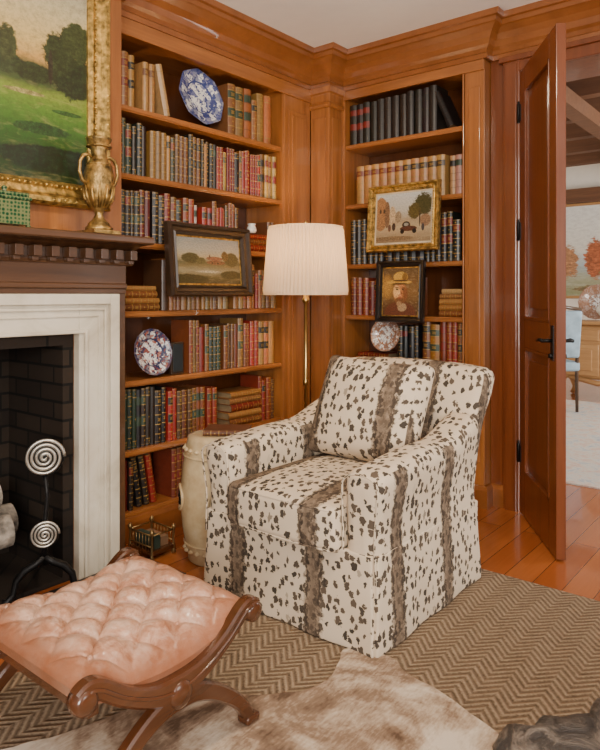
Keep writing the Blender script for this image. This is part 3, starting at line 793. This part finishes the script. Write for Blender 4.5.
def pipe(m,z,hx,y0,y1,r,bow=.015):
    pts=[]
    c=.030
    L=[(-hx+c,y0),(hx-c,y0),(hx,y0+c),(hx,y1-c),(hx-c,y1),(-hx+c,y1),(-hx,y1-c),(-hx,y0+c)]
    for i,(x,y) in enumerate(L):
        nx,ny=L[(i+1)%8]
        for k in range(6):
            a=x+(nx-x)*k/6; b=y+(ny-y)*k/6
            pts.append((a,b-(bow*(1-(a/hx)**2) if b<y0+.02 else 0),z))
    m.tube(pts,r,6,0,closed=True)
pipe(m,.456,.260,-.423,.24,.005); pipe(m,.320,.260,-.423,.24,.005)
cpart(m,'seat_cushion')
m=MB()
def dpil(x,y,z):
    u=x/.27; w=z/.228
    th=max(0,(1-abs(u)**2.6))**.5*max(0,(1-abs(w)**2.6))**.5
    kx=1-.05*(1-abs(w)**2)*abs(u)**4; kz=1-.05*(1-abs(u)**2)*abs(w)**4
    wr=.004*noise.noise(Vector((x*9,z*9,0)))
    return (x*kx,(y*(.12+1.0*th))+wr,z*kz)
Mp=Matrix.Translation((.0,.185,.690))@Matrix.Rotation(math.radians(-22),4,'X')@Matrix.Rotation(math.radians(2),4,'Y')
m.rbox((0,0,0),(.27,.10,.228),.04,16,0,dpil,Mp)
pts=[]
for i in range(80):
    a=2*math.pi*i/80; c,s_=math.cos(a),math.sin(a)
    e=.18; x=.262*math.copysign(abs(c)**e,c); z=.221*math.copysign(abs(s_)**e,s_)
    q=Vector(dpil(x,0,z)); pts.append((q.x,0,q.z))
m.tube(pts,.006,6,0,Mp,closed=True)
cpart(m,'back_cushion',uoff=(.01,.13))

# ------------------------------------------------------------------ tufted footstool
SX0,SX1,SY0,SY1=-1.80,-1.255,.82,1.32
stool=empty('tufted_curule_footstool',((SX0+SX1)/2,(SY0+SY1)/2,0))
def spart(m,name,mats,**k):
    ob=m.build(name,mats,local=True,**k); ob.parent=stool; return ob
hx,hy=(SX1-SX0)/2,(SY1-SY0)/2
m=MB(); N=150
def saddle(y): return .285+.045*(abs(y)/hy)**2
vs=[];fs=[]
S=.13
for i in range(N+1):
    for j in range(N+1):
        u=-1+2*i/N; v=-1+2*j/N
        x=u*(hx-.004); y=v*(hy+.018)
        e=(1-abs(u)**7)*(1-abs(v)**6); e=max(0,e)**.45
        a=(x+y*1.0)/S; b=(x-y*1.0)/S
        t=(abs(math.sin(math.pi*a))*abs(math.sin(math.pi*b)))
        puff=t**.30
        edge=(1-abs(u)**5)*(1-abs(v)**5)
        z=saddle(y)-.02+ e*(.042+.036*edge*puff+.010*edge)
        z+=.004*noise.noise(Vector((x*26,y*26,0)))*e+.002*noise.noise(Vector((x*80,y*80,3)))*e
        vs.append((x,y,z))
for i in range(N):
    for j in range(N): fs.append((i*(N+1)+j,(i+1)*(N+1)+j,(i+1)*(N+1)+j+1,i*(N+1)+j+1))
m.add(vs,fs,0,smooth=True)
ringi=[(i,0) for i in range(N)]+[(N,j) for j in range(N)]+[(i,N) for i in range(N,0,-1)]+[(0,j) for j in range(N,0,-1)]
rv=[vs[i*(N+1)+j] for (i,j) in ringi]
lv=[(x*.97,y*.97,z-.03) for x,y,z in rv]; K=len(rv)
m.add(rv+lv,[(k,(k+1)%K,K+(k+1)%K,K+k) for k in range(K)],0,smooth=True)
m.add(lv,[tuple(range(K))],0)
for i in range(-12,13):
    for j in range(-12,13):
        x=(i+j)*S/2; y=(i-j)*S/2
        if abs(x)<hx*.88 and abs(y)<hy*.88:
            z=saddle(y)+.028
            m.lathe([(0,.008),(.006,.006),(.009,.0),(.007,-.004)],10,0,Matrix.Translation((x,y,z)))
spart(m,'tufted_leather_top',[leather])
def ribbon(m,path,hw,x0,x1,mat=0):
    P=[Vector(p) for p in path]; n=len(P); vs=[];fs=[]
    bev=.006
    for i in range(n):
        a=P[max(0,i-1)]; b=P[min(n-1,i+1)]; t=(b-a).normalized(); nn=Vector((-t.y,t.x)); w=hw[i] if isinstance(hw,list) else hw
        sec=[(x0+bev,w),(x1-bev,w),(x1,w-bev),(x1,-w+bev),(x1-bev,-w),(x0+bev,-w),(x0,-w+bev),(x0,w-bev)]
        for (x,o_) in sec:
            q=P[i]+nn*o_; vs.append((x,q.x,q.y))
    for i in range(n-1):
        for k in range(8): fs.append((i*8+k,i*8+(k+1)%8,(i+1)*8+(k+1)%8,(i+1)*8+k))
    fs.append(tuple(range(8))); fs.append(tuple((n-1)*8+k for k in range(8)))
    m.add(vs,fs,mat)
def bez(P,n=24):
    out=[]
    for s_ in range(0,len(P)-1,3):
        a,b,c,d=[Vector(q) for q in P[s_:s_+4]]
        for i in range(n+ (1 if s_+3>=len(P)-1 else 0)):
            t=i/n; out.append(a*(1-t)**3+b*3*t*(1-t)**2+c*3*t*t*(1-t)+d*t**3)
    return out
m=MB()
q=hy/.26
for sx in (-1,1):
    xa=sx*hx-.018; xb=sx*hx+.018
    rail=bez([(y*q,z) for y,z in [(-.285,.315),(-.25,.345),(-.22,.30),(-.17,.27),(-.11,.235),(-.06,.215),(0,.215),(.06,.215),(.11,.235),(.17,.27),(.22,.30),(.25,.345),(.285,.315)]])
    n=len(rail); hwid=[.022+.010*math.exp(-((i/(n-1)-.5)/.13)**2) for i in range(n)]
    ribbon(m,rail,hwid,xa,xb)
    for side in (xb,xa):
        m.tube([(side,p.x,p.y) for p in rail[4:-4]],.005,6,0)
    for s_ in (-1,1):
        M=Matrix.Translation((sx*hx,s_*.275*q,.305))@Matrix.Rotation(math.radians(90),4,'Y')
        m.lathe([(0,-.024),(.018,-.024),(.028,-.019),(.031,0),(.028,.019),(.018,.024),(0,.024)],20,0,M)
    leg=bez([(y*q,z) for y,z in [(-.265,.008),(-.245,.06),(-.20,.10),(-.13,.145),(-.08,.175),(-.04,.185),(0,.185),(.04,.185),(.08,.175),(.13,.145),(.20,.10),(.245,.06),(.265,.008)]])
    n=len(leg); lw=[.016+.012*(1-abs(i/(n-1)-.5)*2)  for i in range(n)]
    ribbon(m,leg,lw,xa+.001,xb-.001)
    for s_ in (-1,1): m.rbox((sx*hx,s_*.268*q,.011),(.022,.026,.011),.008,3)
    M=Matrix.Translation((sx*(hx+.0),0,.20))@Matrix.Rotation(math.radians(90),4,'Y')
    m.lathe([(0,-.028),(.02,-.028),(.03,-.022),(.034,-.019),(.034,.019),(.03,.022),(.02,.028),(0,.028)],24,0,M)
pr=[]
L=hx*2-.04
for i in range(25):
    t=i/24; pr.append((.011+.006*abs(math.sin(t*math.pi*4)),-L/2+L*t))
m.lathe(pr,14,0,Matrix.Translation((0,0,.195))@Matrix.Rotation(math.radians(90),4,'Y'))
for s_ in (-1,1): m.box(-hx+.018,hx-.018,s_*.235*q-.014,s_*.235*q+.014,.245,.285)
fr=spart(m,'carved_curule_frame',[wood_stool])
stool.location.z=.0165

# ------------------------------------------------------------------ floor lamp
LX,LY=-2.235,2.82
m=MB()
m.lathe([(0,0),(.13,0),(.135,.012),(.12,.022),(.05,.032),(.02,.05),(.012,.07),(.0105,.3),(.0105,.7),(.016,.71),(.016,.73),(.0105,.74),(.0095,1.15),(.018,1.16),(.022,1.175),(.014,1.19),(.012,1.22),(.02,1.23),(.02,1.28),(0,1.28)],24,0)
for s_ in (-1,1):
    m.tube([(0,s_*.02,1.25),(0,s_*.055,1.32),(0,s_*.06,1.42),(0,s_*.04,1.53),(0,0,1.575)],.0025,6)
m.lathe([(0,1.57),(.008,1.57),(.006,1.58),(.012,1.59),(.008,1.605),(0,1.612)],12,0)
for k in range(3):
    a=k*2.094; m.tube([(0,0,1.573),(.19*math.cos(a),.19*math.sin(a),1.565)],.002,5)
m.lathe([(0,1.28),(.014,1.28),(.016,1.31),(.03,1.35),(.03,1.375),(.018,1.40),(0,1.405)],16,2)
n=560; vs=[];fs=[]
levels=[(0,.231,1.200),(0,.232,1.209),(1,.2305,1.223),(1,.218,1.385),(1,.2045,1.553),(0,.205,1.564),(0,.204,1.573)]
for (pl,r,z) in levels:
    for i in range(n):
        a=2*math.pi*i/n; rr=r+(pl*.0055*math.sin(a*70))+(.001 if not pl else 0)
        vs.append((rr*math.cos(a),rr*math.sin(a),z))
for k in range(len(levels)-1):
    for i in range(n): fs.append((k*n+i,k*n+(i+1)%n,(k+1)*n+(i+1)%n,(k+1)*n+i))
m.add(vs,fs,1,smooth=True)
t=NT('warm_bulb'); t.b.inputs['Emission Color'].default_value=(1,.75,.45,1); t.b.inputs['Emission Strength'].default_value=4; bulb=t.m
m.build('floor_lamp',[brass,shade_m,bulb],loc=(LX,LY,0),local=True)
def light(name,kind,loc,energy,color,**k):
    d=bpy.data.lights.new(name,kind); d.energy=energy; d.color=color
    for a,v in k.items():
        if a!='target': setattr(d,a,v)
    o=bpy.data.objects.new(name,d); o.location=loc; scene.collection.objects.link(o)
    if 'target' in k: o.rotation_euler=(Vector(k['target'])-Vector(loc)).to_track_quat('-Z','Y').to_euler()
    return o
light('lamp_bulb_light','POINT',(LX,LY,1.43),17,(1,.74,.45),shadow_soft_size=.04)

# ------------------------------------------------------------------ garden stool
def mat_ceramic():
    t=NT('glazed_ceramic'); v=t.coord(); f=t.noise(v,10,4,.6)
    col=t.ramp(f,[(.3,(.44,.30,.15)),(.6,(.60,.46,.27)),(.8,(.68,.55,.36))])
    return t.fin(col,.2,0,.5)
m=MB()
m.lathe([(0,0),(.128,0),(.134,.008),(.132,.03),(.137,.04),(.142,.06),(.156,.14),(.166,.24),(.166,.33),(.156,.43),(.142,.51),(.137,.53),(.134,.545),(.128,.562),(.10,.568),(0,.568)],48,0)
for z,r in ((.055,.142),(.505,.143)):
    for i in range(22):
        a=2*math.pi*i/22; m.lathe([(0,-.012),(.011,-.006),(.014,0),(.011,.006),(0,.012)],8,0,Matrix.Translation((r*math.cos(a),r*math.sin(a),z)))
for zz in (.085,.475):
    rr=.1475 if zz<.2 else .150
    m.tube([(rr*math.cos(k*math.pi/20),rr*math.sin(k*math.pi/20),zz) for k in range(40)],.005,6,0,closed=True)
for i in range(4):
    a=math.radians(-128+90*i); c=Vector((math.cos(a),math.sin(a),0)); tt=Vector((-math.sin(a),math.cos(a),0))
    pts=[c*.168+tt*.055*math.cos(b)+Vector((0,0,.285+.055*math.sin(b)))-c*(.009*math.cos(b)**2) for b in [2*math.pi*k/24 for k in range(24)]]
    m.tube(pts,.007,6,0,closed=True)
    for q in range(4):
        b=math.pi/2*q; pc=c*.163+tt*.026*math.cos(b)+Vector((0,0,.285+.026*math.sin(b))); m.lathe([(0,-.012),(.011,-.007),(.012,.007),(0,.012)],8,1,Matrix.Translation(pc))
m.build('ceramic_garden_stool',[mat_ceramic(),iron],loc=(-2.185,2.10,.0),local=True)
m=MB(); book(m,Matrix.Translation((-2.09,2.06,.569+.014))@Matrix.Rotation(math.radians(35),4,'Z')@Matrix.Rotation(math.radians(90),4,'Y')@Matrix.Translation((0,0,-.1)),.025,.2,.14,(.14,.045,.018),True,None,True)
m.build('hardcover_book',[bookm],loc=(-2.1,2.1,.57))
m=MB()
for x in (-2.53,-2.37):
    for y in (1.875,2.0): m.lathe([(0,0),(.010,0),(.012,.01),(.006,.02),(.006,.11),(.011,.12),(.009,.132),(0,.14)],10,1,Matrix.Translation((x,y,.001)))
    m.tube([(x,1.875,.112),(x,2.0,.112)],.004,6,1)
for y in (1.875,2.0):
    m.tube([(-2.53,y,.112),(-2.37,y,.112)],.004,6,1); m.tube([(-2.53,y,.06),(-2.37,y,.06)],.004,6,1)
    for i in range(1,7): m.tube([(-2.53+.023*i,y,.04),(-2.53+.023*i,y,.112)],.002,5,1)
m.box(-2.535,-2.365,1.87,2.005,.025,.042,0); m.box(-2.52,-2.38,1.895,1.93,.043,.10,2); m.box(-2.52,-2.39,1.94,1.985,.043,.085,3)
m.build('magazine_rack',[wood_stool,simple('aged_brass',(.34,.22,.09),.35,.85),simple('green_cloth',(.03,.05,.035),.7),simple('tan_cloth',(.26,.15,.08),.7)])

# ------------------------------------------------------------------ door leaf
dl=.665; ang=math.atan2(-.558,.375)
door=empty('door_1',(-1.322,3.566,0),(0,0,ang))
m=MB(); H=2.425; z0=.008; th=.044
def dbox(x0,x1,z0_,z1,y0=0,y1=th,mt=0): m.box(x0,x1,y0,y1,z0_,z1,mt)
st=.11
dbox(0,st,z0,H); dbox(dl-st,dl,z0,H)
rails=[(z0,.24),(.92,1.07),(H-.12,H)]
for a,b in rails: dbox(st,dl-st,a,b)
for (a,b) in ((.24,.92),(1.07,H-.12)):
    dbox(st,dl-st,a,b,.016,.028)
    for y0,y1 in ((.008,.016),(.028,.036)): m.box(st+.06,dl-st-.06,y0,y1,a+.06,b-.06)
    for q in ((st,st+.016,a,b),(dl-st-.016,dl-st,a,b),(st,dl-st,a,a+.016),(st,dl-st,b-.016,b)):
        dbox(q[0],q[1],q[2],q[3],-.003,.047)
ob=m.build('door_leaf',[wood_door],local=True,bevel=.003); ob.parent=door
m=MB()
for y,s_ in ((0,-1),(th,1)):
    m.box(dl-.075,dl-.035,min(y,y+s_*.004),max(y,y+s_*.004),.90,1.06)
    m.tube([(dl-.055,y,.99),(dl-.055,y+s_*.045,.99)],.008,8)
    m.tube([(dl-.055,y+s_*.045,.99),(dl-.10,y+s_*.048,.992),(dl-.15,y+s_*.045,.985)],[.009,.008,.006],8)
    m.lathe([(0,-.012),(.012,-.008),(.012,.008),(0,.012)],12,0,Matrix.Translation((dl-.055,y+s_*.008,.92)))
for z in (.28,1.50,2.15):
    m.lathe([(0,0),(.009,0),(.009,.10),(.005,.108),(.008,.115),(0,.12)],10,0,Matrix.Translation((-.006,-.004,z)))
    m.box(-.004,.03,-.003,0,z+.005,z+.095)
ob=m.build('lever_handle_and_hinges',[iron],local=True); ob.parent=door

# ------------------------------------------------------------------ carved table at right foreground
def mat_root():
    t=NT('weathered_root_wood'); v=t.coord(); f=t.noise(v,11,7,.75,1.5)
    col=t.ramp(f,[(.35,(.012,.009,.008)),(.5,(.05,.038,.03)),(.66,(.24,.19,.15))]); t.bump(f,.9,.02); return t.fin(col,.5)
m=MB(); n=160
def rmod(a,z): return 1+.045*math.sin(9*a+.5)+.03*math.sin(17*a+1)+.02*math.sin(31*a)
m.lathe([(0,.335),(.22,.335),(.30,.342),(.325,.355),(.335,.372),(.325,.388),(.30,.396),(.28,.39),(0,.388)],n,0,None,rmod)
m.lathe([(0,0),(.20,0),(.21,.02),(.15,.06),(.08,.12),(.065,.2),(.09,.28),(.17,.325),(.2,.34),(0,.34)],48,0,None,lambda a,z:1+.08*math.sin(5*a+z*8))
m.build('root_wood_coffee_table',[mat_root()],loc=(-.125,1.105,.0165),local=True)

# ------------------------------------------------------------------ adjoining room
m=MB(); m.box(-3.7,-3.6,3.94,10.2,0,3.3); m.build('wall_dining_left',[cream_wall])
m=MB(); m.box(-3.6,3.2,10.1,10.2,0,3.3); m.build('wall_dining_far',[cream_wall])
m=MB(); m.box(-3.6,3.2,3.94,10.2,3.2,3.3); m.build('ceiling_dining',[white_paint])
m=MB()
for i in range(7):
    y=4.6+i*.8; m.box(-3.6,3.2,y,y+.13,3.0,3.198)
m.box(-3.6,3.2,9.95,10.1,2.55,2.75)
m.box(-1.9,-1.75,4.3,9.95,2.86,3.0)
m.build('ceiling_beams',[wood_beam])
m=MB(); m.box(-3.4,1.5,4.3,7.7,.0005,.010)
t=NT('faded_oriental_rug'); v=t.coord(); f=t.noise(v,9,6,.75,.5)
t.fin(t.ramp(f,[(.36,(.34,.40,.46)),(.48,(.60,.57,.51)),(.60,(.58,.42,.34))]),.9)
m.build('dining_rug',[t.m])
mural=mat_painting('mural_autumn',[(0,(.26,.28,.14)),(.2,(.36,.36,.24)),(.35,(.38,.46,.50)),(.5,(.68,.66,.58)),(1,(.74,.75,.72))],
 [(.33,.40,.05,.22,(.36,.10,.035),1.1),(.40,.26,.05,.10,(.14,.18,.06),.9),(.455,.42,.035,.17,(.30,.26,.10),1.1),(.55,.42,.05,.24,(.42,.12,.04),1.1),(.60,.34,.05,.16,(.24,.22,.08),1.1),(.2,.38,.06,.2,(.38,.18,.08),1.1),(.46,.20,.12,.05,(.26,.32,.40),.5),(.72,.4,.05,.2,(.42,.16,.06),1.1),(.5,.08,.3,.05,(.20,.14,.06),.8)],dark=.08,hl=(.74,.72,.66),fine=.4,nzs=26)
picture('mural_painting',3.2,1.4,.04,.03,[wood_tan,mural,white_china],(-2.1,10.095,1.85),0)
m=MB(); 
m.rbox((0,0,.55),(.75,.25,.31),.03,6,0,lambda x,y,z:(x*(1+.03*math.sin((z-.24)/.62*math.pi)),y*(1+.08*math.sin((z-.24)/.62*math.pi)),z))
m.rbox((0,0,.88),(.80,.29,.02),.012,4)
for i in range(3):
    x=-.48+i*.48
    m.rbox((x,-.265,.74),(.20,.012,.06),.008,3,0); m.rbox((x,-.272,.46),(.20,.012,.18),.01,3,0); m.rbox((x,-.286,.46),(.13,.008,.12),.007,3,0)
    m.lathe([(0,-.01),(.018,0),(0,.012)],10,1,Matrix.Translation((x,-.285,.74)))
m.tube([(-.6,-.25,.26),(-.3,-.26,.20),(0,-.27,.24),(.3,-.26,.20),(.6,-.25,.26)],.03,8)
for sx in (-1,1):
    for sy in (-1,1): m.tube([(sx*.68,sy*.2,.27),(sx*.71,sy*.23,.18),(sx*.68,sy*.2,.09),(sx*.71,sy*.23,.015)],[.05,.04,.022,.03],10)
m.build('carved_sideboard',[wood_tan,brass],loc=(-1.72,8.1,0),local=True)
plate('porcelain_plate',imari2,(-2.12,8.22,.905+.21),.21,0,math.radians(12))
plate('porcelain_plate',blue,(-1.7,8.22,.905+.15),.15,0,math.radians(12))
m=MB(); m.lathe([(0,0),(.07,0),(.05,.03),(.12,.07),(.15,.12),(.14,.16),(.10,.20),(.04,.225),(.02,.24),(.025,.26),(0,.27)],24); m.build('soup_tureen',[white_china],loc=(-1.93,8.02,.902),local=True)
m=MB(); bluef=simple('blue_upholstery',(.28,.38,.45),.8)
m.rbox((0,0,.46),(.23,.22,.05),.03,5,1); m.rbox((0,.21,.79),(.21,.03,.24),.025,5,1,lambda x,y,z:(x,y+(z-.5)*.15,z))
for sx in (-1,1):
    m.tube([(sx*.2,-.19,.43),(sx*.21,-.21,.25),(sx*.2,-.2,.0)],[.025,.018,.016],8,0); m.tube([(sx*.2,.2,.0),(sx*.2,.19,.45),(sx*.2,.25,.9),(sx*.19,.29,1.05)],[.016,.02,.018,.015],8,0)
m.tube([(-.2,.29,1.04),(0,.30,1.07),(.2,.29,1.04)],.018,8,0)
m.build('dining_chair',[wood_dark,bluef],loc=(-2.26,6.95,.014),local=True).rotation_euler=(0,0,math.radians(-140))

# ------------------------------------------------------------------ lights & world
w=bpy.data.worlds.new('World'); scene.world=w; w.use_nodes=True
w.node_tree.nodes['Background'].inputs[0].default_value=(1,.93,.85,1); w.node_tree.nodes['Background'].inputs[1].default_value=.40
light('rear_fill_light','AREA',(1.6,-1.9,1.6),205,(1,.95,.88),shape='RECTANGLE',size=1.7,size_y=1.4,target=(-1.6,2.4,1.3))  # added key area light behind the camera, standing in for unbuilt windows
light('side_fill_light','AREA',(2.8,1.4,1.6),48,(1,.96,.9),shape='RECTANGLE',size=1.6,size_y=1.4,target=(-1.8,2.0,1.3))  # added soft fill from the right, out of view; no window is modelled
light('overhead_fill_light','AREA',(-.8,1.2,2.7),34,(1,.82,.60),shape='DISK',size=.4,target=(-1.2,1.8,0))  # small warm disk light added overhead, no fixture hangs here
light('dining_fill_light','AREA',(2.6,6.8,1.7),340,(1,.96,.90),shape='RECTANGLE',size=3,size_y=2.2,target=(-2,7.0,1.6))  # area light added to brighten the adjoining room, with no opening behind it

# ------------------------------------------------------------------ camera
cd=bpy.data.cameras.new('camera'); cam=bpy.data.objects.new('camera',cd); scene.collection.objects.link(cam)
cam.location=(0,0,1.2); cam.rotation_euler=(math.radians(90),0,math.radians(38.9))
cd.sensor_fit='VERTICAL'; cd.sensor_height=24; cd.lens=24*654/750; cd.shift_y=-80/750; cd.clip_start=.05
scene.camera=cam
